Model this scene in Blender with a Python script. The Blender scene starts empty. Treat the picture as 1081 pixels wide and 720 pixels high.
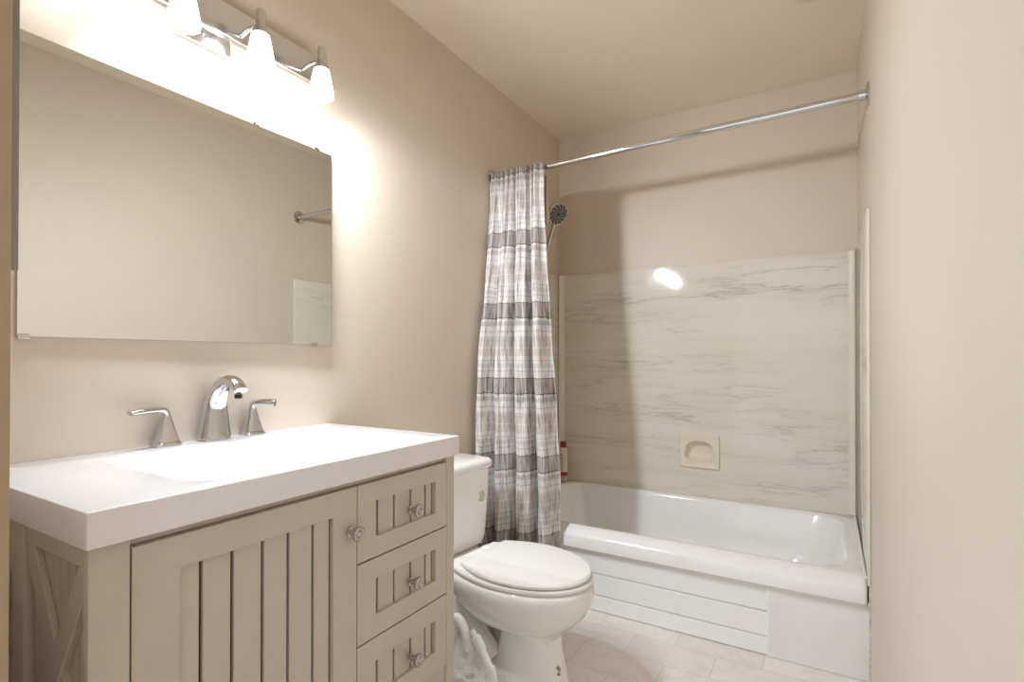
import bpy, bmesh, math, random
from mathutils import Vector, Matrix
random.seed(7)
PI = math.pi
W, HC = 1.524, 2.4345          # room width, ceiling height
sc = bpy.context.scene
COL = sc.collection

# ------------------------------------------------------------------ camera
FPX = 555.6
cam_d = bpy.data.cameras.new('camera'); cam = bpy.data.objects.new('camera', cam_d); COL.objects.link(cam)
cam_d.sensor_fit = 'HORIZONTAL'; cam_d.sensor_width = 36.0; cam_d.lens = FPX * 36.0 / 1081.0
cam_d.clip_start = 0.01
cam_d.shift_y = 15.73 / 1081.0; cam_d.shift_x = -0.64 / 1081.0
YAW, PIT, ROL = math.radians(30.70), math.radians(0.306), math.radians(0.047)
cam.matrix_world = (Matrix.Translation((1.3935, -2.9061, 1.0982)) @ Matrix.Rotation(YAW, 4, 'Z')
                    @ Matrix.Rotation(PI / 2 + PIT, 4, 'X') @ Matrix.Rotation(ROL, 4, 'Z'))
sc.camera = cam

# ------------------------------------------------------------------ light
WORLD_COL, WORLD_STR = (0.90, 0.95, 1.0), 1.5     # added soft fill, entering through the open doorway
SHADE_EMIT, BULB_W = 14.0, 36.0
world = bpy.data.worlds.new('world'); sc.world = world; world.use_nodes = True
wb = world.node_tree.nodes['Background']
wb.inputs[0].default_value = (*WORLD_COL, 1); wb.inputs[1].default_value = WORLD_STR
pd = bpy.data.lights.new('doorway_portal', 'AREA'); pd.shape = 'RECTANGLE'; pd.size = 0.9; pd.size_y = 2.03
pd.cycles.is_portal = True
po = bpy.data.objects.new('doorway_portal', pd); COL.objects.link(po)
po.location = (1.07, -2.82, 1.015); po.rotation_euler = (PI / 2, 0, 0)
vs = sc.view_settings
vs.view_transform = 'Standard'; vs.look = 'None'; vs.gamma = 1.0; vs.use_curve_mapping = False
vs.exposure = 0.0
try:
    sc.cycles.max_bounces = 14; sc.cycles.diffuse_bounces = 8; sc.cycles.glossy_bounces = 6
    sc.cycles.caustics_reflective = False; sc.cycles.caustics_refractive = False
except Exception:
    pass

# ------------------------------------------------------------------ materials
def srgb(r, g, b):
    f = lambda c: (c / 255 / 12.92) if c / 255 <= 0.04045 else ((c / 255 + 0.055) / 1.055) ** 2.4
    return (f(r), f(g), f(b), 1)

class NT:
    def __init__(s, name):
        s.m = bpy.data.materials.new(name); s.m.use_nodes = True
        s.t = s.m.node_tree; s.b = s.t.nodes['Principled BSDF']
    def n(s, kind, **kw):
        nd = s.t.nodes.new(kind)
        for k, v in kw.items():
            if k.startswith('i_'):
                key = k[2:]
                key = int(key) if key.isdigit() else key.replace('_', ' ')
                nd.inputs[key].default_value = v
            else:
                setattr(nd, k, v)
        return nd
    def l(s, a, b): s.t.links.new(a, b)
    def ramp(s, fac, stops, interp='LINEAR'):
        r = s.n('ShaderNodeValToRGB'); cr = r.color_ramp; cr.interpolation = interp
        while len(cr.elements) < len(stops): cr.elements.new(0.5)
        for e, (p, c) in zip(cr.elements, stops):
            e.position = p; e.color = c if len(c) == 4 else (*c, 1)
        s.l(fac, r.inputs[0]); return r
    def coords(s, scale=(1, 1, 1), which='Object'):
        tc = s.n('ShaderNodeTexCoord'); mp = s.n('ShaderNodeMapping'); mp.inputs['Scale'].default_value = scale
        s.l(tc.outputs[which], mp.inputs[0]); return mp.outputs[0]
    def bump(s, h, strength=0.2, dist=0.002):
        b = s.n('ShaderNodeBump'); b.inputs['Strength'].default_value = strength; b.inputs['Distance'].default_value = dist
        s.l(h, b.inputs['Height']); s.l(b.outputs[0], s.b.inputs['Normal'])

def simple(name, col, rough=0.5, metal=0.0, vary=0.03, scale=30, bump=0.0, coat=0.0, spec=0.5):
    t = NT(name)
    v = t.coords()
    no = t.n('ShaderNodeTexNoise'); no.inputs['Scale'].default_value = scale; no.inputs['Detail'].default_value = 3
    t.l(v, no.inputs['Vector'])
    c0 = tuple(max(0, c * (1 - vary)) for c in col[:3]); c1 = tuple(min(1, c * (1 + vary)) for c in col[:3])
    r = t.ramp(no.outputs[0], [(0.3, c0), (0.7, c1)])
    t.l(r.outputs[0], t.b.inputs['Base Color'])
    t.b.inputs['Roughness'].default_value = rough; t.b.inputs['Metallic'].default_value = metal
    t.b.inputs['Coat Weight'].default_value = coat; t.b.inputs['Coat Roughness'].default_value = 0.05
    t.b.inputs['Specular IOR Level'].default_value = spec
    if bump: t.bump(no.outputs[0], bump)
    return t.m

WALLC = srgb(212, 199, 183)
def paint(name, col, stain=None):
    t = NT(name)
    v = t.coords()
    n1 = t.n('ShaderNodeTexNoise'); n1.inputs['Scale'].default_value = 2.2; n1.inputs['Detail'].default_value = 4; t.l(v, n1.inputs[0])
    n2 = t.n('ShaderNodeTexNoise'); n2.inputs['Scale'].default_value = 160; n2.inputs['Detail'].default_value = 2; t.l(v, n2.inputs[0])
    r = t.ramp(n1.outputs[0], [(0.3, tuple(c * 0.975 for c in col[:3])), (0.7, tuple(min(1, c * 1.02) for c in col[:3]))])
    out = r.outputs[0]
    if stain:
        tc = t.n('ShaderNodeTexCoord'); d = t.n('ShaderNodeVectorMath', operation='DISTANCE'); d.inputs[1].default_value = stain
        t.l(tc.outputs['Object'], d.inputs[0])
        rr = t.ramp(d.outputs['Value'], [(0.03, (0.80, 0.78, 0.74)), (0.065, (1, 1, 1))])
        mx = t.n('ShaderNodeMix', data_type='RGBA', blend_type='MULTIPLY'); mx.inputs[0].default_value = 1
        t.l(out, mx.inputs[6]); t.l(rr.outputs[0], mx.inputs[7]); out = mx.outputs[2]
    t.l(out, t.b.inputs['Base Color'])
    t.b.inputs['Roughness'].default_value = 0.48
    t.bump(n2.outputs[0], 0.12, 0.001)
    return t.m

def marble(name):
    t = NT(name)
    v = t.coords((0.9, 0.9, 8.5))
    n0 = t.n('ShaderNodeTexNoise'); n0.inputs['Scale'].default_value = 1.6; n0.inputs['Detail'].default_value = 6; t.l(v, n0.inputs[0])
    ad = t.n('ShaderNodeMixRGB', blend_type='ADD'); ad.inputs[0].default_value = 0.5; t.l(v, ad.inputs[1]); t.l(n0.outputs['Color'], ad.inputs[2])
    n1 = t.n('ShaderNodeTexNoise'); n1.inputs['Scale'].default_value = 1.5; n1.inputs['Detail'].default_value = 9; n1.inputs['Roughness'].default_value = 0.62
    t.l(ad.outputs[0], n1.inputs[0])
    sb = t.n('ShaderNodeMath', operation='SUBTRACT'); sb.inputs[1].default_value = 0.5; t.l(n1.outputs[0], sb.inputs[0])
    ab = t.n('ShaderNodeMath', operation='ABSOLUTE'); t.l(sb.outputs[0], ab.inputs[0])
    vein = t.ramp(ab.outputs[0], [(0.0, srgb(172, 164, 152)), (0.008, srgb(206, 200, 190)), (0.03, srgb(219, 213, 203)), (0.2, srgb(227, 222, 213))])
    n3 = t.n('ShaderNodeTexNoise'); n3.inputs['Scale'].default_value = 1.1; n3.inputs['Detail'].default_value = 3; t.l(v, n3.inputs[0])
    tint = t.ramp(n3.outputs[0], [(0.35, (0.955, 0.935, 0.89)), (0.62, (1, 1, 1))])
    n4 = t.n('ShaderNodeTexNoise'); n4.inputs['Scale'].default_value = 0.9; n4.inputs['Detail'].default_value = 2; t.l(v, n4.inputs[0])
    msk = t.ramp(n4.outputs[0], [(0.42, (0.08,) * 3), (0.64, (0.95,) * 3)])
    m0 = t.n('ShaderNodeMix', data_type='RGBA'); m0.inputs[6].default_value = srgb(224, 219, 208)
    t.l(msk.outputs[0], m0.inputs[0]); t.l(vein.outputs[0], m0.inputs[7])
    mx = t.n('ShaderNodeMix', data_type='RGBA', blend_type='MULTIPLY'); mx.inputs[0].default_value = 1
    t.l(m0.outputs[2], mx.inputs[6]); t.l(tint.outputs[0], mx.inputs[7])
    t.l(mx.outputs[2], t.b.inputs['Base Color'])
    t.b.inputs['Roughness'].default_value = 0.06; t.b.inputs['Specular IOR Level'].default_value = 0.3
    return t.m

def vinyl():
    t = NT('vinyl floor')
    v = t.coords()
    mp = t.n('ShaderNodeMapping'); mp.inputs['Location'].default_value = (0.02, 0.09, 0); t.l(v, mp.inputs[0])
    br = t.n('ShaderNodeTexBrick'); br.offset = 0.5; br.inputs['Scale'].default_value = 1
    br.inputs['Brick Width'].default_value = 0.305; br.inputs['Row Height'].default_value = 0.152
    br.inputs['Mortar Size'].default_value = 0.0022; br.inputs['Mortar Smooth'].default_value = 0.3
    br.inputs['Color1'].default_value = srgb(234, 230, 224); br.inputs['Color2'].default_value = srgb(224, 219, 212)
    br.inputs['Mortar'].default_value = srgb(212, 206, 197); br.inputs['Bias'].default_value = -0.2
    t.l(mp.outputs[0], br.inputs[0])
    n1 = t.n('ShaderNodeTexNoise'); n1.inputs['Scale'].default_value = 9; n1.inputs['Detail'].default_value = 8; n1.inputs['Roughness'].default_value = 0.7; n1.inputs['Distortion'].default_value = 1.2
    t.l(v, n1.inputs[0])
    r = t.ramp(n1.outputs[0], [(0.3, (0.84, 0.82, 0.79)), (0.55, (1, 1, 1)), (0.75, (0.93, 0.92, 0.90))])
    mx = t.n('ShaderNodeMix', data_type='RGBA', blend_type='MULTIPLY'); mx.inputs[0].default_value = 0.8
    t.l(br.outputs[0], mx.inputs[6]); t.l(r.outputs[0], mx.inputs[7]); t.l(mx.outputs[2], t.b.inputs['Base Color'])
    t.b.inputs['Roughness'].default_value = 0.3
    t.bump(br.outputs['Fac'], -0.15, 0.001)
    return t.m

def fabric():
    """woven curtain: cross bands of white, beige and grey with slubby vertical threads (UV = metres along cloth, height)"""
    t = NT('striped curtain fabric')
    tc = t.n('ShaderNodeTexCoord'); sp = t.n('ShaderNodeSeparateXYZ'); t.l(tc.outputs['UV'], sp.inputs[0])
    # slight ragged edge of the bands
    mpw = t.n('ShaderNodeMapping'); mpw.inputs['Scale'].default_value = (90, 8, 1); t.l(tc.outputs['UV'], mpw.inputs[0])
    nw = t.n('ShaderNodeTexNoise'); nw.inputs['Scale'].default_value = 1; nw.inputs['Detail'].default_value = 2; t.l(mpw.outputs[0], nw.inputs[0])
    a = t.n('ShaderNodeMath', operation='MULTIPLY_ADD'); a.inputs[1].default_value = 0.016; t.l(nw.outputs[0], a.inputs[0]); t.l(sp.outputs[1], a.inputs[2])
    d = t.n('ShaderNodeMath', operation='DIVIDE'); d.inputs[1].default_value = 0.34; a2 = t.n('ShaderNodeMath', operation='ADD'); a2.inputs[1].default_value = 0.072; t.l(a.outputs[0], a2.inputs[0]); t.l(a2.outputs[0], d.inputs[0])
    fr = t.n('ShaderNodeMath', operation='FRACT'); t.l(d.outputs[0], fr.inputs[0])
    wht, lg, be, gr, dk, bl = srgb(224, 220, 218), srgb(196, 191, 188), srgb(208, 201, 196), srgb(180, 173, 169), srgb(122, 114, 111), srgb(206, 203, 203)
    bands = [(0, dk), (0.012, gr), (0.20, dk), (0.212, wht), (0.29, lg), (0.305, wht), (0.345, bl), (0.40, wht), (0.43, lg), (0.445, wht),
             (0.50, be), (0.60, wht), (0.615, be), (0.70, lg), (0.715, be), (0.76, wht), (0.82, lg), (0.835, wht), (0.90, lg), (0.96, wht)]
    r = t.ramp(fr.outputs[0], bands, 'CONSTANT')
    mp = t.n('ShaderNodeMapping'); mp.inputs['Scale'].default_value = (66, 8, 1); t.l(tc.outputs['UV'], mp.inputs[0])
    n1 = t.n('ShaderNodeTexNoise'); n1.inputs['Scale'].default_value = 1; n1.inputs['Detail'].default_value = 4; n1.inputs['Roughness'].default_value = 0.6
    t.l(mp.outputs[0], n1.inputs[0])
    th = t.ramp(n1.outputs[0], [(0.37, (0.36, 0.34, 0.34)), (0.44, (0.80, 0.79, 0.79)), (0.58, (1.0, 1.0, 1.0)), (0.72, (1.0, 1.0, 1.0))])
    mx = t.n('ShaderNodeMix', data_type='RGBA', blend_type='MULTIPLY'); mx.inputs[0].default_value = 0.9
    t.l(r.outputs[0], mx.inputs[6]); t.l(th.outputs[0], mx.inputs[7])
    # bright slub threads through the darker bands
    hi = t.ramp(n1.outputs[0], [(0.56, (0, 0, 0)), (0.62, (1, 1, 1))])
    m2 = t.n('ShaderNodeMix', data_type='RGBA'); m2.inputs[7].default_value = srgb(228, 224, 222)
    hf = t.n('ShaderNodeMath', operation='MULTIPLY'); hf.inputs[1].default_value = 0.5; t.l(hi.outputs[0], hf.inputs[0])
    t.l(hf.outputs[0], m2.inputs[0]); t.l(mx.outputs[2], m2.inputs[6])
    t.l(m2.outputs[2], t.b.inputs['Base Color'])
    t.b.inputs['Roughness'].default_value = 0.9; t.b.inputs['Specular IOR Level'].default_value = 0.15
    t.bump(n1.outputs[0], 0.5, 0.004)
    return t.m

def brushed(name, col, rough=0.28, stretch=(3, 3, 200)):
    t = NT(name); v = t.coords(stretch)
    n = t.n('ShaderNodeTexNoise'); n.inputs['Scale'].default_value = 4; n.inputs['Detail'].default_value = 3; t.l(v, n.inputs[0])
    r = t.ramp(n.outputs[0], [(0.3, tuple(c * 0.9 for c in col[:3])), (0.7, col[:3])]); t.l(r.outputs[0], t.b.inputs['Base Color'])
    t.b.inputs['Metallic'].default_value = 1; t.b.inputs['Roughness'].default_value = rough
    t.bump(n.outputs[0], 0.05, 0.0005)
    return t.m

def lit_glass():
    t = NT('lit frosted glass')
    v = t.coords(); lw = t.n('ShaderNodeTexNoise'); lw.inputs['Scale'].default_value = 25; t.l(v, lw.inputs[0])
    r = t.ramp(lw.outputs[0], [(0.3, (0.93, 0.965, 1.0)), (0.7, (0.96, 0.98, 1.0))])
    t.b.inputs['Base Color'].default_value = (0.95, 0.95, 0.93, 1); t.b.inputs['Roughness'].default_value = 0.3
    t.l(r.outputs[0], t.b.inputs['Emission Color']); t.b.inputs['Emission Strength'].default_value = SHADE_EMIT
    return t.m

def clear_plastic():
    t = NT('clear plastic film')
    v = t.coords(); n = t.n('ShaderNodeTexNoise'); n.inputs['Scale'].default_value = 14; n.inputs['Detail'].default_value = 4; t.l(v, n.inputs[0])
    r = t.ramp(n.outputs[0], [(0.35, (0.18,) * 3), (0.7, (0.5,) * 3)])
    t.l(r.outputs[0], t.b.inputs['Alpha'])
    t.b.inputs['Base Color'].default_value = (0.9, 0.9, 0.89, 1); t.b.inputs['Roughness'].default_value = 0.25
    t.bump(n.outputs[0], 0.4, 0.01)
    return t.m

M = dict(
    wall=paint('beige wall paint', WALLC), ceil=paint('beige ceiling paint', srgb(234, 221, 202), stain=(1.353, -0.70, HC)),
    jamb=simple('tan jamb paint', srgb(176, 155, 128), 0.5), marble=marble('cream marbled panel'), vinyl=vinyl(), fabric=fabric(),
    liner=simple('tan curtain lining', srgb(198, 182, 164), 0.85, scale=80, vary=0.06),
    tub=simple('white tub enamel', srgb(238, 238, 238), 0.14, vary=0.01, coat=0.4),
    apron=simple('white tub apron enamel', srgb(234, 234, 234), 0.22, vary=0.01),
    china=simple('white vitreous china', srgb(238, 237, 233), 0.1, vary=0.01, coat=0.5),
    seat=simple('white seat plastic', srgb(240, 239, 236), 0.2, vary=0.01),
    top=simple('white cultured stone', srgb(233, 233, 235), 0.16, vary=0.008, coat=0.3),
    cab=simple('greige cabinet paint', srgb(199, 191, 180), 0.45, vary=0.02, scale=12),
    dark=simple('dark cabinet gap', srgb(66, 58, 48), 0.8),
    chrome=simple('polished chrome', (0.64, 0.64, 0.65), 0.06, 1.0, vary=0.02),
    nickel=brushed('brushed nickel', (0.56, 0.54, 0.51), 0.25),
    plate=brushed('brushed chrome plate', (0.74, 0.74, 0.75), 0.22, (120, 2, 2)),
    shade=lit_glass(), mirror=simple('mirror silver', (0.86, 0.875, 0.85), 0.0, 1.0, vary=0.002),
    mirror_edge=simple('mirror glass edge', srgb(206, 210, 205), 0.15, vary=0.02),
    caulk=simple('aged caulk', srgb(196, 184, 168), 0.7, vary=0.25, scale=60),
    wcaulk=simple('white caulk', srgb(236, 236, 232), 0.4), rubber=simple('dark nozzle rubber', srgb(40, 40, 42), 0.5),
    mould=simple('glossy cream moulding', srgb(226, 220, 207), 0.12, coat=0.3, vary=0.01), face=simple('grey spray face', srgb(150, 146, 140), 0.35, 0.4),
    dish=simple('almond ceramic', srgb(226, 216, 200), 0.15, vary=0.02, coat=0.3),
    red=simple('dark red plastic', srgb(140, 40, 45), 0.35), cream=simple('cream label paper', srgb(226, 214, 192), 0.6),
    clearb=simple('clear bottle base', srgb(190, 170, 160), 0.2), ink=simple('brown ink', srgb(96, 72, 64), 0.7),
    decal=simple('faded beige decal', srgb(203, 196, 172), 0.6, vary=0.2, scale=200),
    mark=simple('faded grey mark', srgb(150, 140, 126), 0.6), film=clear_plastic(), wplastic=simple('white glossy plastic', srgb(244, 245, 246), 0.2), strip=simple('grey metal strip', srgb(150, 148, 145), 0.35, 0.3),
    wstrip=simple('white strip edge', srgb(240, 240, 238), 0.3))

# ------------------------------------------------------------------ mesh helpers
WL = {}
def empty(name, loc, label=None, cat=None, group=None):
    o = bpy.data.objects.new(name, None); COL.objects.link(o); o.location = loc; o.empty_display_size = 0.05
    WL[o.name] = Vector(loc)
    if label: o['label'] = label
    if cat: o['category'] = cat
    if group: o['group'] = group
    return o

def obj(name, bm, mat, parent=None, smooth=True, angle=35, label=None, cat=None, group=None, kind=None, subsurf=0):
    bmesh.ops.recalc_face_normals(bm, faces=bm.faces[:]) if smooth != 'keep' else None
    origin = WL[parent.name] if parent else Vector((0, 0, 0))
    if not parent and cat:                              # a thing that is one mesh: origin at its base
        xs = [v.co for v in bm.verts]
        origin = Vector(((min(c.x for c in xs) + max(c.x for c in xs)) / 2, (min(c.y for c in xs) + max(c.y for c in xs)) / 2, min(c.z for c in xs)))
    bmesh.ops.translate(bm, verts=bm.verts[:], vec=-origin)
    me = bpy.data.meshes.new(name); bm.to_mesh(me); bm.free()
    mats = mat if isinstance(mat, (list, tuple)) else [mat]
    for m in mats: me.materials.append(m)
    if smooth:
        me.polygons.foreach_set('use_smooth', [True] * len(me.polygons))
        me.set_sharp_from_angle(angle=math.radians(angle))
    o = bpy.data.objects.new(name, me); COL.objects.link(o)
    if parent: o.parent = parent; WL[o.name] = origin
    else: o.location = origin; WL[o.name] = origin
    if subsurf:
        md = o.modifiers.new('sub', 'SUBSURF'); md.levels = subsurf; md.render_levels = subsurf
    if label: o['label'] = label
    if cat: o['category'] = cat
    if group: o['group'] = group
    if kind: o['kind'] = kind
    return o

def box(bm, x0, x1, y0, y1, z0, z1, bev=0.0, seg=2, mi=0):
    r = bmesh.ops.create_cube(bm, size=1.0); vs_ = r['verts']
    bmesh.ops.scale(bm, vec=(x1 - x0, y1 - y0, z1 - z0), verts=vs_)
    bmesh.ops.translate(bm, vec=((x0 + x1) / 2, (y0 + y1) / 2, (z0 + z1) / 2), verts=vs_)
    fs = {f for v in vs_ for f in v.link_faces}
    for f in fs: f.material_index = mi
    if bev:
        es = list({e for v in vs_ for e in v.link_edges})
        rb = bmesh.ops.bevel(bm, geom=es, offset=bev, segments=seg, affect='EDGES', profile=0.5)
        for f in rb['faces']: f.material_index = mi
    return bm
def B(*a, **k): return box(bmesh.new(), *a, **k)

def loft(bm, loops, cap0=True, cap1=True, mi=0, closed=True):
    rings = [[bm.verts.new(p) for p in L] for L in loops]
    n = len(rings[0]); fs = []
    for a, b in zip(rings, rings[1:]):
        for i in range(n if closed else n - 1):
            j = (i + 1) % n
            fs.append(bm.faces.new((a[i], a[j], b[j], b[i])))
    if cap0: fs.append(bm.faces.new(rings[0][::-1]))
    if cap1: fs.append(bm.faces.new(rings[-1]))
    for f in fs: f.material_index = mi
    return rings

def rrect(x0, x1, y0, y1, r, nc=8, ne=6):
    """rounded rectangle outline, same count for any radius"""
    r = max(1e-4, min(r, (x1 - x0) / 2 - 1e-4, (y1 - y0) / 2 - 1e-4))
    pts = []
    cs = [(x1 - r, y0 + r, -PI / 2), (x1 - r, y1 - r, 0), (x0 + r, y1 - r, PI / 2), (x0 + r, y0 + r, PI)]
    arcs = [[(cx + r * math.cos(a + PI / 2 * k / nc), cy + r * math.sin(a + PI / 2 * k / nc)) for k in range(nc + 1)] for cx, cy, a in cs]
    for i in range(4):
        pts += arcs[i]
        p, q = arcs[i][-1], arcs[(i + 1) % 4][0]
        pts += [(p[0] + (q[0] - p[0]) * k / ne, p[1] + (q[1] - p[1]) * k / ne) for k in range(1, ne)]
    return pts

def tube(bm, pts, radii, n=14, cap=True, mi=0, flat=None):
    """swept round (or flattened) section along points"""
    P = [Vector(p) for p in pts]
    if not isinstance(radii, (list, tuple)): radii = [radii] * len(P)
    T = []
    for i in range(len(P)):
        a, b = P[max(i - 1, 0)], P[min(i + 1, len(P) - 1)]
        T.append((b - a).normalized())
    up = Vector((0, 0, 1)) if abs(T[0].z) < 0.9 else Vector((0, 1, 0))
    nrm = (up - T[0] * up.dot(T[0])).normalized(); loops = []
    for i, p in enumerate(P):
        nrm = (nrm - T[i] * nrm.dot(T[i])).normalized(); bi = T[i].cross(nrm)
        r = radii[i]; ra, rb = (r if isinstance(r, tuple) else (r, r))
        loops.append([p + nrm * (ra * math.cos(2 * PI * k / n)) + bi * (rb * math.sin(2 * PI * k / n)) for k in range(n)])
    loft(bm, loops, cap, cap, mi)
    return bm

def spline(pts, n=24):
    P = [Vector(p) for p in pts]; out = []
    for i in range(len(P) - 1):
        p0, p1, p2, p3 = P[max(i - 1, 0)], P[i], P[i + 1], P[min(i + 2, len(P) - 1)]
        for k in range(n):
            t = k / n
            out.append(0.5 * ((2 * p1) + (p2 - p0) * t + (2 * p0 - 5 * p1 + 4 * p2 - p3) * t * t + (3 * p1 - p0 - 3 * p2 + p3) * t ** 3))
    out.append(P[-1]); return out

def lathe(bm, prof, loc=(0, 0, 0), axis=(0, 0, 1), n=28, mi=0, cap0=True, cap1=True):
    q = Vector((0, 0, 1)).rotation_difference(Vector(axis).normalized()); L = Vector(loc)
    loops = [[L + q @ Vector((r * math.cos(2 * PI * k / n), r * math.sin(2 * PI * k / n), z)) for k in range(n)] for r, z in prof]
    loft(bm, loops, cap0, cap1, mi); return bm

def prism(bm, poly, x0, x1, mi=0):
    """(y,z) outline extruded along x"""
    loft(bm, [[(x0, y, z) for y, z in poly], [(x1, y, z) for y, z in poly]], mi=mi); return bm

# ------------------------------------------------------------------ setting
YF = -2.6893                                                   # bathroom face of the doorway wall
obj('floor', B(-0.6, W + 0.1, -4.2, 0.1, -0.05, 0), M['vinyl'], kind='structure', smooth=False)
obj('ceiling', B(-0.1, W + 0.1, -2.79, 0.1, HC, HC + 0.06), M['ceil'], kind='structure', smooth=False)
obj('wall_left', B(-0.1, 0, -2.79, 0.1, 0, HC), M['wall'], kind='structure', smooth=False)
obj('wall_right', B(W, W + 0.1, -4.2, 0.1, 0, HC), M['wall'], kind='structure', smooth=False)
SX0, SX1, SZ0, SZ1 = 0.740, 0.903, 0.544, 0.677              # opening for the recessed soap dish
bm = bmesh.new()
box(bm, 0, SX0, 0, 0.1, 0, HC); box(bm, SX1, W, 0, 0.1, 0, HC); box(bm, SX0, SX1, 0, 0.1, 0, SZ0); box(bm, SX0, SX1, 0, 0.1, SZ1, HC)
obj('wall_back', bm, M['wall'], kind='structure', smooth=False)
DX = 0.614
bm = bmesh.new()
box(bm, 0, DX, YF - 0.1, YF, 0, HC); box(bm, DX, W, YF - 0.1, YF, 2.05, HC)
obj('wall_front', bm, M['wall'], kind='structure', smooth=False)
obj('door_1', B(DX - 0.001, DX + 0.006, YF - 0.11, YF, 0, 2.05, 0.001), M['jamb'], kind='structure')
bm = B(0.5845, 0.591, YF, YF + 0.0143, 1.20, 2.2, mi=0); box(bm, 0.578, 0.584, YF, YF + 0.014, 1.21, 2.2, mi=1)
obj('trim_1', bm, [M['strip'], M['wstrip']], kind='structure', smooth=False)
bm = bmesh.new()
rr = random.Random(3)
loops = []
for k in range(60):
    z = 0.005 + k * 0.0262; w_ = 0.003 + rr.random() * 0.004
    loops.append([(W, -0.778 - w_, z), (W - 0.003 - w_ * 0.5, -0.776, z), (W, -0.773, z)])
loft(bm, loops)
obj('trim_2', bm, M['caulk'], kind='structure')
obj('trim_3', tube(bmesh.new(), [(W - 0.014, -0.755, 0.357), (W - 0.014, -0.02, 0.376)], 0.005), M['wcaulk'], kind='structure')

# ------------------------------------------------------------------ tub surround
TUBZ, TUBY = 0.352, -0.772
PT = 1.601
def TZ(y, dz=0.0): return TUBZ + 0.022 * max(0.0, y - TUBY) / 0.77 + dz     # the rim rises towards the back wall
ts = empty('tub_surround', (W / 2, -0.006, 0.336), 'cream marbled wall panels lining the three walls above the bathtub', 'wall panel')
bm = bmesh.new(); z0 = 0.368
for a in ((0.012, SX0, z0, PT), (SX1, W - 0.012, z0, PT), (SX0, SX1, z0, SZ0), (SX0, SX1, SZ1, PT)):
    box(bm, a[0], a[1], -0.008, -0.0005, a[2], a[3])
obj('back_panel', bm, M['marble'], ts, smooth=False)
obj('side_panel', B(0.0005, 0.008, -0.775, -0.009, 0.34, PT, 0.001), M['marble'], ts)
obj('side_panel', B(W - 0.008, W - 0.0005, -0.782, -0.009, 0.34, PT, 0.001), M['marble'], ts)
for s in (0, 1):
    bm = bmesh.new()
    fx = (lambda d: d) if s == 0 else (lambda d: W - d)
    prof = [(0.008, -0.030), (0.014, -0.034), (0.016, -0.026), (0.020, -0.018), (0.026, -0.014), (0.034, -0.013), (0.038, -0.0085)]
    loft(bm, [[(fx(d), y, z) for d, y in prof] + [(fx(0.008), -0.0085, z)] for z in (0.379, PT)])
    obj('corner_moulding', bm, M['mould'], ts, angle=60)
obj('edge_moulding', B(W - 0.011, W - 0.0005, -0.789, -0.7825, 0.34, PT, 0.002), M['mould'], ts)

# soap dish
bm = bmesh.new()
fr_y = -0.020
def dloop(cx, cz, hw, hh, y, flat=0.55, n=48):
    pts = []
    for k in range(n):
        a = 2 * PI * k / n
        e = 2 / 3.2
        c, s = math.cos(a), math.sin(a)
        x = hw * abs(c) ** e * (1 if c >= 0 else -1); z = hh * abs(s) ** e * (1 if s >= 0 else -1)
        if z < 0: x *= 1.06; 
        else: x *= 1 - 0.18 * (z / hh) ** 2
        pts.append((cx + x, y, cz + z))
    return pts
cx, cz = 0.821, 0.6095
def sq(hw, hh, y, n=48):
    pts = []
    for k in range(n):
        a = 2 * PI * k / n; c, s = math.cos(a), math.sin(a); m = max(abs(c), abs(s))
        pts.append((cx + hw * c / m, y, cz + hh * s / m))
    return pts
loft(bm, [sq(0.100, 0.086, -0.0085), sq(0.101, 0.087, fr_y + 0.003), sq(0.098, 0.084, fr_y), sq(0.088, 0.074, fr_y), sq(0.084, 0.070, fr_y + 0.002),
          dloop(cx, cz - 0.002, 0.074, 0.058, fr_y + 0.002), dloop(cx, cz - 0.002, 0.070, 0.054, fr_y + 0.006), dloop(cx, cz - 0.003, 0.066, 0.049, 0.015),
          dloop(cx, cz - 0.004, 0.055, 0.04, 0.028), dloop(cx, cz - 0.004, 0.03, 0.02, 0.032)], cap0=False)
obj('soap_dish', bm, M['dish'], label='almond ceramic recessed soap dish set into the marbled panel above the bathtub', cat='soap dish', angle=40)

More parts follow.
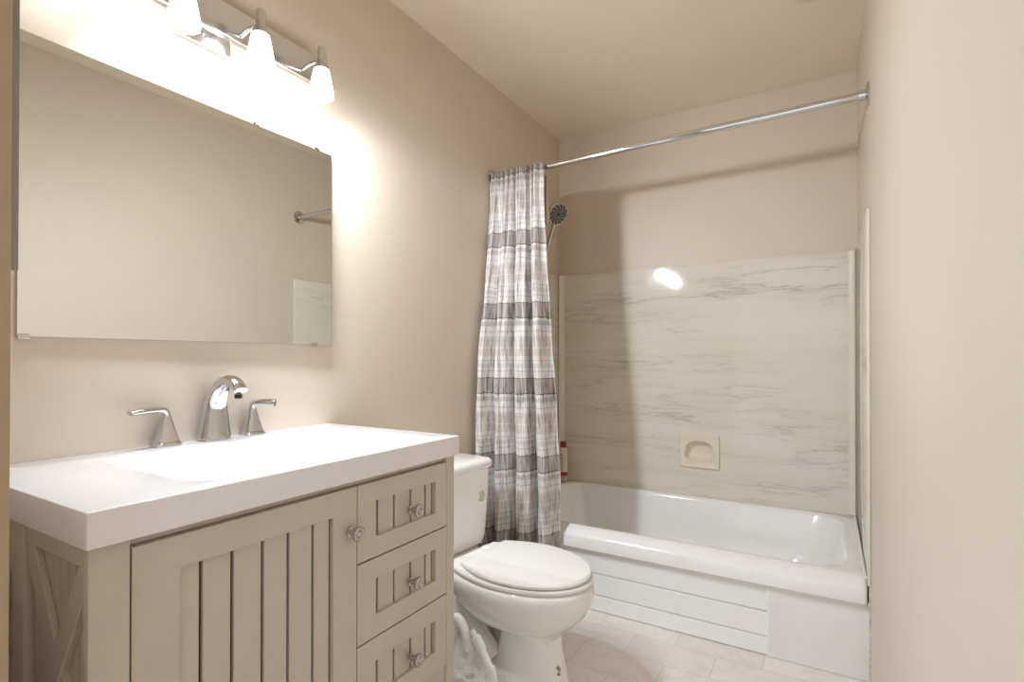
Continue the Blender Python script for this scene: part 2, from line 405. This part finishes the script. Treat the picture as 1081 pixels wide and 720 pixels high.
# ------------------------------------------------------------------ bathtub
tub = empty('bathtub', (W / 2, TUBY / 2, 0), 'white alcove bathtub with stepped apron below the marbled wall panels', 'bathtub')
X0, X1, Y1 = 0.009, W - 0.009, -0.009
def L(x0, x1, y0, y1, r, z): return [(x, y, z) for x, y in rrect(x0, x1, y0, y1, r, 10, 10)]
def LT(x0, x1, y0, y1, r, dz): return [(x, y, TZ(y, dz)) for x, y in rrect(x0, x1, y0, y1, r, 10, 10)]
bm = bmesh.new()
loft(bm, [L(X0, X1, TUBY + 0.035, Y1, .005, 0.268), L(X0, X1, TUBY + 0.008, Y1, .008, 0.2645), L(X0, X1, TUBY + 0.001, Y1, .009, 0.269), L(X0, X1, TUBY, Y1, .009, 0.277), L(X0, X1, TUBY + 0.0005, Y1, .009, 0.314),
          L(X0, X1, TUBY + 0.004, Y1, .012, 0.323), LT(X0, X1, TUBY + 0.012, Y1, .016, -0.022), LT(X0, X1, TUBY + 0.026, Y1, .018, -0.010), LT(X0 + 0.006, X1 - 0.006, TUBY + 0.042, Y1 - 0.006, .03, -0.001),
          LT(0.065, W - 0.056, TUBY + 0.060, -0.040, .13, 0), LT(0.072, W - 0.063, TUBY + 0.067, -0.046, .13, -0.003), LT(0.078, W - 0.070, TUBY + 0.074, -0.052, .13, -0.014),
          L(0.10, W - 0.105, TUBY + 0.100, -0.072, .14, 0.22), L(0.13, W - 0.16, TUBY + 0.135, -0.098, .14, 0.12), L(0.17, W - 0.22, TUBY + 0.18, -0.135, .11, 0.075),
          L(0.26, W - 0.32, TUBY + 0.25, -0.20, .08, 0.066)], cap0=False)
obj('basin', bm, M['tub'], tub, angle=50)
AY = TUBY + 0.027
bm = bmesh.new()
prism(bm, [(AY + .03, .0015), (AY + .002, .0015), (AY - .002, .005), (AY + .001, .064), (AY + .005, .068), (AY + .012, .069), (AY + .012, .071), (AY - .001, .073),
           (AY + .003, .156), (AY + .007, .160), (AY + .014, .161), (AY + .014, .163), (AY + .001, .165), (AY + .006, .267), (AY + .03, .267)], X0, 1.207)
obj('apron', bm, M['apron'], tub, angle=20)
bm = bmesh.new(); loops = []
for x, d in ((1.207, .012), (1.2072, -.006), (1.210, -.009), (1.216, -.009), (1.232, -.004), (1.30, -.003), (W - .0025, -.003)):
    loops.append([(x, AY + .03, .0015), (x, AY + d, .0015), (x, AY + d - .001, .004), (x, AY + d + .006, .267), (x, AY + .03, .267)])
loft(bm, loops)
obj('access_panel', bm, M['apron'], tub, angle=25)
bm = lathe(bmesh.new(), [(0.036, 0), (0.036, 0.004), (0.03, 0.008), (0.01, 0.009)], (0.118, -0.37, 0.29), (1, 0, 0.15))
obj('overflow_plate', bm, M['chrome'], tub)

# bottle on the tub corner
bt = empty('shampoo_bottle', (0.060, -0.072, 0.3745), 'slim shampoo bottle with red cap and cream label in the tub corner', 'bottle')
bx, by, bz = 0.060, -0.072, 0.3745
def ov(rx, ry, z, n=28): return [(bx + rx * math.cos(2 * PI * k / n), by + ry * math.sin(2 * PI * k / n), bz + z) for k in range(n)]
bm = bmesh.new(); loft(bm, [ov(.020, .015, 0), ov(.026, .019, .004), ov(.027, .02, .03), ov(.027, .02, .036)]); obj('base', bm, M['clearb'], bt)
bm = bmesh.new(); loft(bm, [ov(.0272, .0202, .036), ov(.0274, .0204, .058)]); obj('band', bm, M['red'], bt)
bm = bmesh.new(); loft(bm, [ov(.027, .02, .058), ov(.026, .0195, .17), ov(.022, .018, .19), ov(.018, .016, .2)]); obj('body', bm, M['cream'], bt)
bm = bmesh.new(); loft(bm, [ov(.019, .0165, .2), ov(.019, .0165, .228), ov(.016, .014, .235)]); obj('cap', bm, M['red'], bt)
bm = bmesh.new()                                             # brown vertical script on the label
for k, (w_, h_) in enumerate([(.005, .004), (.003, .012), (.008, .003), (.003, .010), (.007, .003), (.003, .012), (.006, .003), (.004, .010), (.007, .003)]):
    z = bz + 0.075 + k * 0.0105
    box(bm, bx - w_ / 2, bx + w_ / 2, by - .0215, by - .0185, z, z + h_)
obj('lettering', bm, M['ink'], bt, smooth=False)

# ------------------------------------------------------------------ shower rod, curtain, head
RY, RZL, RZR = -0.752, 1.976, 2.000
def rz(x): return RZL + (RZR - RZL) * x / W
rod = empty('shower_rod', (W / 2, RY, 1.97), 'chrome shower rod spanning between both walls above the bathtub', 'shower rod')
obj('tube', tube(bmesh.new(), [(0.012, RY, rz(0.012)), (0.8, RY, rz(.8))], 0.0125, 20), M['chrome'], rod)
obj('tube', tube(bmesh.new(), [(0.8, RY, rz(.8)), (0.801, RY, rz(.801)), (W - 0.012, RY, rz(W - .012))], [0.0125, 0.0145, 0.0145], 20), M['chrome'], rod)
for x, s in ((0.001, 1), (W - 0.001, -1)):
    obj('flange', lathe(bmesh.new(), [(0.040, 0), (0.040, 0.004), (0.034, 0.008), (0.018, 0.011), (0.0175, 0.03), (0.014, 0.031)], (x, RY, rz(x)), (s, 0, 0)), M['chrome'], rod)

cur = empty('shower_curtain', (0.2, RY - 0.03, 0.24), 'grey and white striped fabric shower curtain bunched at the left wall', 'curtain')
def cloth(zt, zb, nu, nv, fx, fy):
    bm = bmesh.new(); uvl = bm.loops.layers.uv.new('UVMap'); V = []
    for j in range(nv + 1):
        t = j / nv; z = zt + (zb - zt) * t
        V.append([bm.verts.new((fx(i / nu, t), fy(i / nu, t), z)) for i in range(nu + 1)])
    for j in range(nv):
        for i in range(nu):
            f = bm.faces.new((V[j][i], V[j][i + 1], V[j + 1][i + 1], V[j + 1][i]))
            for lp, (a, b) in zip(f.loops, ((i, j), (i + 1, j), (i + 1, j + 1), (i, j + 1))):
                lp[uvl].uv = (a / nu * 1.5, zt + (zb - zt) * b / nv)
    return bm
def sm(t): t = max(0, min(1, t)); return t * t * (3 - 2 * t)
def cfx(u, t):
    x0 = 0.004 + 0.006 * sm(t); x1 = 0.294 + 0.092 * sm(t * 1.15)
    return x0 + (x1 - x0) * (u + 0.012 * math.sin(2 * PI * 9 * u + 1) * min(1, 6 * u) * min(1, 6 * (1 - u)))
def cfy(u, t):
    base = RY - 0.034 - 0.050 * sm(t * 1.6) - 0.09 * sm(t * 1.4) * (1 - u) ** 1.2
    big = 2 * PI * 4.4 * u + 0.6 * math.sin(5 * u + .5) + 0.5 * t * math.sin(3 * u + 1) + 0.4
    small = 2 * PI * 11 * u + 0.8 * math.sin(9 * u) + 0.3 * math.sin(5 * t)
    a1 = 0.004 + 0.034 * sm(t * 1.7 + .1); a2 = 0.010 - 0.004 * sm(t * 1.5)
    w_ = 0.003 * math.sin(31 * t + 40 * u) * sm(t * 3) + 0.002 * math.sin(77 * u + 23 * t)
    return base + a1 * (2.4 * (0.5 + 0.5 * math.sin(big)) ** 2.6 - 0.85) + a2 * math.sin(small) + w_
bm = cloth(1.990, 0.222, 260, 150, cfx, cfy)
o = obj('fabric', bm, M['fabric'], cur, smooth='keep', angle=180)
sd = o.modifiers.new('thick', 'SOLIDIFY'); sd.thickness = 0.0018; sd.offset = 0
bm = cloth(1.945, 1.72, 16, 40, lambda u, t: cfx(1, t * .14) - 0.030 + 0.031 * u, lambda u, t: RY + 0.012 + 0.006 * math.sin(12 * u + 3 * t))
o = obj('lining', bm, M['liner'], cur, smooth='keep', angle=180, label='tan lining edge')
sd = o.modifiers.new('thick', 'SOLIDIFY'); sd.thickness = 0.001; sd.offset = 0
for k in range(8):
    x = 0.035 + k * 0.036
    bm = bmesh.new(); c = Vector((x, RY, rz(x) - 0.008)); pts = []
    for q in range(25):
        a = 2 * PI * q / 24
        pts.append(c + Vector((0.003 * math.sin(a), 0.024 * math.cos(a), 0.024 * math.sin(a))))
    tube(bm, pts, 0.0016, 8, cap=False); obj('ring', bm, M['nickel'], cur)

sh = empty('hand_shower', (0.02, -0.375, 1.78), 'brushed nickel handheld shower head on a wall arm behind the curtain', 'shower head')
HCn = Vector((0.162, -0.362, 1.874)); ax = Vector((0.84, -0.36, -0.50)).normalized()
obj('wall_flange', lathe(bmesh.new(), [(0.028, 0), (0.028, 0.003), (0.02, 0.009), (0.011, 0.012)], (0.001, -0.375, 1.905), (1, 0, 0)), M['nickel'], sh)
obj('arm', tube(bmesh.new(), spline([(0.01, -0.375, 1.905), (0.06, -0.374, 1.902), (0.095, -0.371, 1.885), tuple(HCn - ax * 0.035)], 8), 0.009), M['nickel'], sh)
obj('head', lathe(bmesh.new(), [(0.012, -0.045), (0.022, -0.038), (0.046, -0.024), (0.062, -0.012), (0.065, 0.0), (0.062, 0.006), (0.056, 0.007)], HCn, ax, 36), M['nickel'], sh)
bm = lathe(bmesh.new(), [(0.0555, 0.0065), (0.055, 0.0085), (0.01, 0.0095), (0.004, 0.0096)], HCn, ax, 36)
obj('spray_face', bm, M['face'], sh)
q = Vector((0, 0, 1)).rotation_difference(ax)
bm = bmesh.new()
for k in range(12):                                          # curved nickel vanes between the nozzles
    pts = []
    for s in range(7):
        r = 0.012 + s * 0.0068; a = 2 * PI * k / 12 + s * 0.13
        pts.append(HCn + q @ Vector((r * math.cos(a), r * math.sin(a), 0.0098)))
    tube(bm, pts, [0.0016 + 0.0004 * s for s in range(7)], 6)
lathe(bm, [(0.009, 0.009), (0.009, 0.0115), (0.006, 0.012)], HCn, ax, 16)
obj('nozzle_slots', bm, M['rubber'], sh, label='dark nozzle slots')
dn = (q @ Vector((0, 0, 0))); hd = Vector((-0.30, 0.02, -0.92)).normalized()
p0 = HCn + hd * 0.060 - ax * 0.006
obj('handle', tube(bmesh.new(), [p0, p0 + hd * 0.03, p0 + hd * 0.09, p0 + hd * 0.15], [0.012, 0.0105, 0.012, 0.010]), M['nickel'], sh)
pe = p0 + hd * 0.15
obj('hose', tube(bmesh.new(), spline([pe, pe + Vector((0.0, 0, -0.15)), (0.07, -0.375, 1.35), (0.035, -0.375, 1.45), (0.03, -0.375, 1.8), (0.06, -0.374, 1.885)], 12), 0.006, 10), M['nickel'], sh)

# ------------------------------------------------------------------ toilet
TY = -1.30
to = empty('toilet', (0.10, TY, 0), 'white two piece toilet with closed lid between vanity and bathtub', 'toilet')
def egg(x0, x1, hw, z, n=56, back=2.6, bw=0.8):
    """egg outline: rounder at the front, squarer at the back"""
    xm = x0 + (x1 - x0) * 0.45; pts = []
    for k in range(n):
        a = 2 * PI * k / n; c, s = math.cos(a), math.sin(a)
        if c >= 0: pts.append((xm + (x1 - xm) * c, TY + hw * s, z))
        else:
            e = 2 / back
            pts.append((xm - (xm - x0) * abs(c) ** e, TY + hw * abs(s) ** e * (1 if s > 0 else -1), z))
    return pts
bm = bmesh.new()
prof = [(.30, .648, .106, .0), (.30, .648, .106, .012), (.36, .636, .096, .035), (.405, .620, .084, .10), (.42, .608, .078, .17), (.42, .606, .078, .200),
        (.37, .612, .088, .212), (.33, .640, .112, .225), (.29, .680, .140, .25), (.255, .716, .164, .29), (.232, .737, .178, .33), (.222, .743, .184, .352), (.216, .746, .187, .368), (.214, .746, .187, .385), (.216, .743, .184, .393), (.225, .735, .176, .397)]
loft(bm, [egg(a, b + (.030 if z < .21 else .004), c, z * .934) for a, b, c, z in prof])
# shelf that carries the tank, and the trapway bulge
loft(bm, [L2 for L2 in [[(x, y, z) for x, y in rrect(0.03, 0.33, TY - w_, TY + w_, 0.05, 6, 4)] for w_, z in ((0.075, 0.30), (0.105, 0.315), (0.118, 0.335), (0.12, 0.352), (0.115, 0.358))]])
obj('bowl', bm, M['china'], to, angle=50)
bm = bmesh.new()
tube(bm, spline([(0.12, TY - 0.02, 0.33), (0.18, TY - 0.045, 0.285), (0.27, TY - 0.06, 0.20), (0.34, TY - 0.06, 0.13), (0.40, TY - 0.05, 0.07)], 8), 0.042, 16)
tube(bm, spline([(0.12, TY + 0.02, 0.33), (0.18, TY + 0.045, 0.285), (0.27, TY + 0.06, 0.20), (0.34, TY + 0.06, 0.13), (0.40, TY + 0.05, 0.07)], 8), 0.042, 16)
loft(bm, [egg(a, b, c, z, 40) for a, b, c, z in ((.06, .40, .088, 0), (.06, .40, .088, .02), (.07, .38, .075, .05), (.08, .30, .055, .12), (.09, .20, .05, .2), (.10, .16, .045, .30))])
obj('trapway', bm, M['china'], to, angle=60)
bm = bmesh.new()
loft(bm, [[(x, y, z) for x, y in rrect(a, b, TY - w_, TY + w_, r, 8, 4)] for a, b, w_, r, z in
          ((.05, .17, .145, .03, .356), (.03, .19, .172, .035, .366), (.022, .198, .182, .035, .40), (.018, .203, .192, .035, .55), (.016, .205, .196, .035, .662))])
obj('tank', bm, M['china'], to, angle=50)
bm = bmesh.new()
loft(bm, [[(x, y, z) for x, y in rrect(a, b, TY - w_, TY + w_, r, 8, 4)] for a, b, w_, r, z in
          ((.014, .206, .198, .035, .662), (.008, .214, .206, .04, .666), (.006, .217, .209, .042, .676), (.008, .216, .208, .042, .690), (.018, .206, .198, .04, .699), (.04, .185, .176, .035, .703))])
obj('tank_lid', bm, M['china'], to, angle=50)
def dlid(x0, x1, hw, z, bw=0.70, n=40):
    """seat and lid outline: straight back edge, rounded front"""
    xm = x0 + (x1 - x0) * 0.42; pts = []
    for k in range(n + 1):
        a = -PI / 2 + PI * k / n
        pts.append((xm + (x1 - xm) * math.cos(a), TY + hw * math.sin(a), z))
    for k in range(1, 9):
        t = k / 8; e = t ** 1.9
        pts.append((xm + (x0 - xm) * t, TY + hw * (1 - (1 - bw) * e), z))
    for k in range(1, 8): pts.append((x0, TY + hw * bw * (1 - 2 * k / 8), z))
    for k in range(8, 0, -1):
        t = k / 8; e = t ** 1.9
        pts.append((xm + (x0 - xm) * t, TY - hw * (1 - (1 - bw) * e), z))
    return pts
bm = bmesh.new(); loft(bm, [dlid(.265, 0.7390, .178, 0.3735), dlid(.262, 0.7430, .183, 0.3770), dlid(.262, 0.7440, .184, 0.3850), dlid(.265, 0.7410, .181, 0.3890)]); obj('seat', bm, M['seat'], to, angle=40)
bm = bmesh.new(); loft(bm, [dlid(.322, 0.7290, .172, 0.3915), dlid(.319, 0.7340, .178, 0.3940), dlid(.318, 0.7360, .180, 0.4020), dlid(.322, 0.7310, .176, 0.4080), dlid(.34, 0.7040, .15, 0.4110)]); obj('lid', bm, M['seat'], to, angle=30)
for s in (-1, 1):
    obj('hinge', B(.262, .300, TY + s * .075 - .02, TY + s * .075 + .02, 0.3725, .392, .005, 3), M['seat'], to)
    obj('bolt_cap', lathe(bmesh.new(), [(.016, 0), (.016, .008), (.011, .016), (.003, .019)], (.33, TY + s * .098, .018), (0, 0, 1), 18), M['seat'], to)
lev = obj('flush_lever', tube(bmesh.new(), [(.206, TY - .16, .60), (.222, TY - .16, .60), (.225, TY - .15, .60), (.226, TY - .09, .592)], [.011, .008, .006, .007]), M['chrome'], to)
bm = bmesh.new()                                             # faint printed mark on the tank front
for (dy, dz, r) in ((-.012, .014, .007), (.004, .016, .008), (.012, .004, .006), (-.004, .002, .009), (.008, -.012, .008), (-.012, -.012, .006), (-.002, -.018, .004)):
    lathe(bm, [(r, 0), (r * .9, .0006)], (.2042, -1.168 + dy, .555 + dz), (1, 0, 0), 10)
obj('tank_mark', bm, M['decal'], to, smooth=False)
bm = bmesh.new()
for (da, dz, r) in ((0, .02, .006), (.05, .012, .005), (.02, .0, .006), (.08, -.008, .005), (.05, -.018, .006)):
    pz = .085 + dz; a = -0.30 + da
    xm = .405 + .245 * .45; e_ = Vector((math.cos(a) / (.6525 - xm), math.sin(a) / .084, 0)).normalized()
    lathe(bm, [(r, 0), (r * .9, .0012)], (xm + (.6525 - xm) * math.cos(a), TY + .085 * math.sin(a), pz), e_, 10)
obj('base_mark', bm, M['mark'], to, smooth=False)
to.location.x = 0.112; to.rotation_euler.z = -math.radians(5)    # stands slightly turned from the wall
# plastic bag by the toilet foot
bag = empty('plastic_bag', (0.36, -1.48, 0), 'crumpled clear plastic bag with white handles on floor beside the toilet foot', 'plastic bag')
bm = bmesh.new(); rr = random.Random(11); loops = []
for j in range(9):
    t = j / 8; z = 0.002 + 0.20 * t
    loops.append([(0.40 + (0.16 - 0.11 * t) * math.cos(2 * PI * k / 30) * (1 + .13 * math.sin(5 * k + j)) , -1.52 + (0.075 - .05 * t) * math.sin(2 * PI * k / 30) * (1 + .15 * math.cos(7 * k + 2 * j)), z) for k in range(30)])
loft(bm, loops, cap0=True, cap1=False); obj('film', bm, M['film'], bag, angle=20)
bm = bmesh.new(); tube(bm, spline([(.425, -1.53, .235), (.445, -1.53, .21), (.480, -1.535, .165), (.500, -1.535, .125), (.505, -1.535, .05)], 6), [(.010, .008)] * 5 + [(.022, .012)] * 5 + [(.016, .010)] * 6 + [(.022, .01)] * 9, 14)
obj('handle', bm, M['wplastic'], bag)
bm = bmesh.new(); tube(bm, spline([(.345, -1.53, .17), (.355, -1.53, .247), (.375, -1.53, .257), (.40, -1.53, .22), (.41, -1.53, .15)], 6), .016, 12)
obj('handle', bm, M['wplastic'], bag)

# ------------------------------------------------------------------ vanity
VX, VY0, VY1, CB, CT = 0.515, -2.578, -1.740, 0.836, 0.888
vn = empty('vanity_cabinet', (0.26, (VY0 + VY1) / 2, 0), 'greige farmhouse vanity cabinet with beadboard door, three drawers and crossed side', 'cabinet')
bm = bmesh.new()
box(bm, .002, VX - .024, VY0 + .025, VY1 - .019, .22, .235)
box(bm, .002, .008, VY0 + .025, VY1 - .019, .235, .79)
box(bm, VX - .028, VX - .022, VY0 + .05, VY1 - .04, .235, .79)
box(bm, .008, VX - .03, VY0 + .025, VY0 + .030, .235, .79)
obj('carcass', bm, M['dark'], vn, smooth=False)
ST0, ST1 = -2.526, -1.774
for a in ((VX - .02, VX, VY0, ST0), (VX - .05, VX, ST1, VY1), (.002, .05, VY0, VY0 + .05), (.002, .05, VY1 - .04, VY1)):
    obj('post', B(*a, 0.0, CB - .001, .0025), M['cab'], vn)
obj('rail', B(VX - .03, VX - .004, ST0 + .002, ST1 - .002, 0.228, .2735, .002), M['cab'], vn)
obj('rail', B(VX - .03, VX - .012, ST0 + .002, ST1 - .002, .8205, CB - .001), M['cab'], vn)
# crossed side panel
SF0, SF1 = VY0 + .004, VY0 + .02
for z0, z1 in ((.80, CB - .001), (.39, .440), (.22, .27)):
    obj('side_rail', B(.048, VX - .016, SF0, SF1, z0, z1, .002), M['cab'], vn)
obj('side_stile', B(.222, .274, SF0 - .001, SF1, .2, CB - .001, .002), M['cab'], vn)
for f0, f1 in ((.05, .222), (.274, VX - .016)):
    bm = bmesh.new(); n_ = 7
    for k in range(n_):
        a, b = f0 + (f1 - f0) * k / n_, f0 + (f1 - f0) * (k + 1) / n_
        box(bm, a + .0018, b - .0018, VY0 + .0165, VY0 + .023, .25, .81, .0012, 1)
    obj('side_planks', bm, M['cab'], vn)
    for k, (za, zb) in enumerate(((.455, .80), (.80, .455))):
        bm = bmesh.new(); A = Vector((f0, 0, za)); Bv = Vector((f1, 0, zb)); d = (Bv - A).normalized(); nrm = Vector((-d.z, 0, d.x)) * .025
        ring = [A - nrm, Bv - nrm, Bv + nrm, A + nrm]
        y0, y1 = SF0 + .002 + .0008 * k, SF0 + .0128
        loft(bm, [[(min(max(p.x, f0 - .006), f1 + .006), y0, p.z) for p in ring], [(min(max(p.x, f0 - .006), f1 + .006), y1, p.z) for p in ring]])
        bmesh.ops.bevel(bm, geom=bm.edges[:], offset=.0012, segments=1, affect='EDGES')
        obj('cross_bar', bm, M['cab'], vn)
obj('side_panel', B(.02, VX - .03, VY1 - .018, VY1 - .004, .22, CB - .001, .001), M['cab'], vn)

def knob(parent, y, z):
    bm = lathe(bmesh.new(), [(.011, 0), (.011, .003), (.0075, .005), (.006, .012), (.009, .016), (.0145, .019), (.0165, .024), (.0155, .029), (.012, .0315), (.010, .0300), (.0075, .0295), (.006, .0315), (.002, .0325)], (VX, y, z), (1, 0, 0), 28)
    obj('knob', bm, M['nickel'], parent)
def front(name, y0, y1, z0, z1, py0, py1, pz0, pz1, gr, ky, kz):
    """shaker front with a recessed beadboard field"""
    xb, xf, xr = VX - .020, VX, VX - .0075
    bm = bmesh.new()
    box(bm, xb, xf, y0, py0, z0, z1); box(bm, xb, xf, py1, y1, z0, z1)
    box(bm, xb, xf, py0, py1, z0, pz0); box(bm, xb, xf, py0, py1, pz1, z1)
    bmesh.ops.remove_doubles(bm, verts=bm.verts[:], dist=1e-6)
    d = obj(name, bm, M['cab'], vn, smooth=False)
    bm = bmesh.new(); ed = [py0] + gr + [py1]
    g = .006
    for a, b in zip(ed, ed[1:]):
        la = 0.0008 if a == py0 else g / 2 + .0004
        if b - a > .004: box(bm, xb + .002, xr, a + la, b - g / 2, pz0 - .002, pz1 + .002, .0012, 1)
    box(bm, xb + .001, xb + .004, py0, py1, pz0, pz1, mi=1)
    obj('beadboard', bm, [M['cab'], M['dark']], d, smooth=False)
    knob(d, ky, kz)
G = .0022
front('door', ST0 + G, -2.0915, .276, .8185, -2.457, -2.154, .335, .767, [-2.4199, -2.3666, -2.3092, -2.2557, -2.1992, -2.1565], -2.109, .725)
for z0, z1 in ((.649, .8185), (.4685, .645), (.276, .4645)):
    zc = (z0 + z1) / 2
    front('drawer', -2.0885, ST1 - G, z0, z1, -2.034, -1.8206, zc - .040, zc + .042, [-2.0231, -1.9672, -1.9092, -1.8539, -1.8272], -1.916, zc - .007)

# countertop with moulded basin
ct = empty('countertop', (.265, -2.153, CB), 'thick white countertop with moulded rectangular basin on the greige vanity', 'countertop')
CX1, CY0, CY1 = .531, -2.586, -1.738
bm = bmesh.new()
R2 = lambda x0, x1, y0, y1, r, z: [(x, y, z) for x, y in rrect(x0, x1, y0, y1, r, 8, 8)]
loft(bm, [R2(.03, CX1 - .03, CY0 + .03, CY1 - .03, .003, CB + .0005), R2(.001, CX1, CY0, CY1, .003, CB + .0005), R2(.001, CX1, CY0, CY1, .003, CT - .003), R2(.0015, CX1 - .001, CY0 + .001, CY1 - .001, .003, CT - .001), R2(.004, CX1 - .003, CY0 + .003, CY1 - .003, .003, CT),
          R2(.116, .484, -2.418, -1.840, .045, CT), R2(.121, .480, -2.412, -1.845, .045, CT - .001), R2(.132, .476, -2.402, -1.852, .045, CT - .006),
          R2(.150, .455, -2.345, -1.90, .03, CT - .050), R2(.165, .44, -2.30, -1.945, .03, CT - .072), R2(.2, .40, -2.25, -2.0, .03, CT - .082), R2(.27, .33, -2.16, -2.10, .02, CT - .086)], cap0=False)
for f in bm.faces: f.material_index = 0
obj('basin_slab', bm, M['top'], ct, angle=30)
obj('drain', lathe(bmesh.new(), [(.026, 0), (.026, .002), (.02, .004), (.012, .003), (.004, .0035)], (.30, -2.13, CT - .0862)), M['chrome'], ct)

# faucet set
FX = .029
fs = empty('faucet', (FX, -2.125, CT), 'chrome arched faucet spout at the back of the white basin', 'faucet')
def rsec(cx, cy, hx, hy, z, r): return [(x, y, z) for x, y in rrect(cx - hx, cx + hx, cy - hy, cy + hy, r, 5, 2)]
bm = bmesh.new(); loft(bm, [rsec(FX, -2.125, .025, .032, CT + .0005, .003), rsec(FX, -2.125, .025, .032, CT + .005, .003), rsec(FX, -2.125, .022, .029, CT + .009, .004)]); obj('base', bm, M['chrome'], fs, angle=40)
path = spline([(FX, -2.125, CT + .008), (FX + .001, -2.125, CT + .05), (FX + .006, -2.125, CT + .095), (FX + .030, -2.125, CT + .135), (FX + .066, -2.125, CT + .154), (FX + .094, -2.125, CT + .148), (FX + .116, -2.125, CT + .130)], 8)
nP = len(path) - 1
rad = []
for i in range(nP + 1):
    t = i / nP
    w_ = .027 * (1 - t) ** 1.6 + .0135 + (.004 * sm((t - .6) / .4)); d_ = .019 * (1 - t) ** 1.5 + .0105
    rad.append((d_, w_))
bm = bmesh.new()
# first ring plane is horizontal; section given as (toward wall, along wall)
P = path; loops = []
for i, p in enumerate(P):
    a, b = P[max(i - 1, 0)], P[min(i + 1, nP)]; T = (b - a).normalized(); side_v = Vector((0, 1, 0)); nv = T.cross(side_v).normalized(); d_, w_ = rad[i]
    loops.append([p + nv * (d_ * (abs(math.cos(q_)) ** .8) * (1 if math.cos(q_) > 0 else -1)) + side_v * (w_ * (abs(math.sin(q_)) ** .8) * (1 if math.sin(q_) > 0 else -1)) for q_ in [2 * PI * k / 24 for k in range(24)]])
loft(bm, loops); obj('spout', bm, M['chrome'], fs, angle=60)
tip = Vector(path[-1]) + Vector((-.012, 0, -.009))
obj('aerator', lathe(bmesh.new(), [(.009, 0), (.009, -.010), (.006, -.011)], tip, (0, 0, 1), 18), M['rubber'], fs)
def handle(y, label, ex, ey, ez):
    h = empty('tap', (FX, y, CT), label, 'faucet handle')
    bm = bmesh.new(); loft(bm, [rsec(FX, y, .024, .028, CT + .0005, .006), rsec(FX, y, .024, .028, CT + .006, .006), rsec(FX, y, .020, .023, CT + .012, .010)]); obj('base', bm, M['chrome'], h, angle=40)
    bm = bmesh.new(); loft(bm, [rsec(FX, y, .0205, .0245, CT + .011, .008), rsec(FX, y, .0145, .0175, CT + .040, .008), rsec(FX, y, .0095, .0105, CT + .070, .008), rsec(FX, y, .0085, .009, CT + .075, .008)]); obj('body', bm, M['chrome'], h, angle=50)
    pts = spline([(FX, y, CT + .072), (FX + ex * .05, y + ey * .05, CT + .085), (FX + ex * .35, y + ey * .35, CT + .089 + ez * .3), (FX + ex, y + ey, CT + .088 + ez)], 6)
    n_ = len(pts); bm = bmesh.new(); tube(bm, pts, [(.009 - .003 * i / n_, .009 + .002 * i / n_) for i in range(n_)], 14); obj('lever', bm, M['chrome'], h, angle=60)
handle(-2.242, 'chrome faucet handle left of the spout with lever pointing away left', .012, -.082, -.002)
handle(-2.020, 'chrome faucet handle right of the spout with lever pointing right', .058, .030, .000)

# ------------------------------------------------------------------ mirror
MY0, MY1, MZ0, MZ1 = -2.508, -1.736, 1.1427, 1.760
mi = empty('wall_mirror', (.003, (MY0 + MY1) / 2, MZ0), 'large frameless rectangular mirror on the wall above the vanity', 'mirror')
bm = B(.0012, .0055, MY0, MY1, MZ0, MZ1, mi=1)
for f in bm.faces:
    if f.normal.x > .9: f.material_index = 0
obj('glass', bm, [M['mirror'], M['mirror_edge']], mi, smooth=False)
mi.location.x += 0.0045; mi.rotation_euler = (0, -0.0017, -0.0085)   # hangs slightly out of true
for y, z, s in ((-2.498, MZ0, -1), (-1.80, MZ0, -1), (-2.0, MZ1, 1), (-1.795, MZ1, 1)):
    obj('clip', B(.001, .0085, y - .010, y + .010, z - (.006 if s < 0 else .005), z + (.005 if s < 0 else .006), .002), M['chrome'], mi)

# ------------------------------------------------------------------ vanity light
vl = empty('vanity_light', (.02, -2.16, 1.92), 'chrome bar wall light with lit frosted glass shades above the mirror', 'wall light')
LYS = (-1.863, -2.058, -2.2505, -2.443)
obj('canopy', B(.001, .018, -2.228, -2.078, 1.907, 2.05, .003), M['plate'], vl)
obj('back_plate', B(.0185, .030, -2.498, -1.810, 1.955, 2.043, .003), M['plate'], vl)
obj('screw', lathe(bmesh.new(), [(.006, 0), (.006, .004), (.002, .006)], (.018, -2.155, 1.934), (1, 0, 0), 14), M['chrome'], vl)
for y in LYS:
    LXp = .118
    obj('arm', tube(bmesh.new(), spline([(.03, y, 1.974), (.07, y, 1.981), (LXp - .012, y, 1.979)], 6), .0055, 12), M['chrome'], vl)
    obj('socket_cap', lathe(bmesh.new(), [(.004, .055), (.011, .054), (.0125, .050), (.0125, .012), (.016, .010), (.016, .002), (.020, -.002), (.020, -.012)], (LXp, y, 1.961), (0, 0, 1), 22), M['chrome'], vl)
    s_ = obj('lamp_shade', lathe(bmesh.new(), [(.014, 0), (.021, -.002), (.024, -.014), (.028, -.035), (.033, -.062), (.034, -.078), (.031, -.084), (.02, -.085), (.004, -.084)], (LXp, y, 1.951), (0, 0, 1), 28), M['shade'], vl)
    ld = bpy.data.lights.new('bulb', 'SPOT'); ld.energy = BULB_W; ld.color = (0.86, 0.925, 1.0); ld.spot_size = math.radians(176); ld.spot_blend = 1.0; ld.shadow_soft_size = 0.03
    lo = bpy.data.objects.new('bulb', ld); COL.objects.link(lo); lo.location = (LXp, y, 1.861)
    lo.rotation_euler = Vector((0.42, 0.68, -0.58)).to_track_quat('-Z', 'Y').to_euler()             # spot tilted towards the tub to shape the light; the shade hangs straight
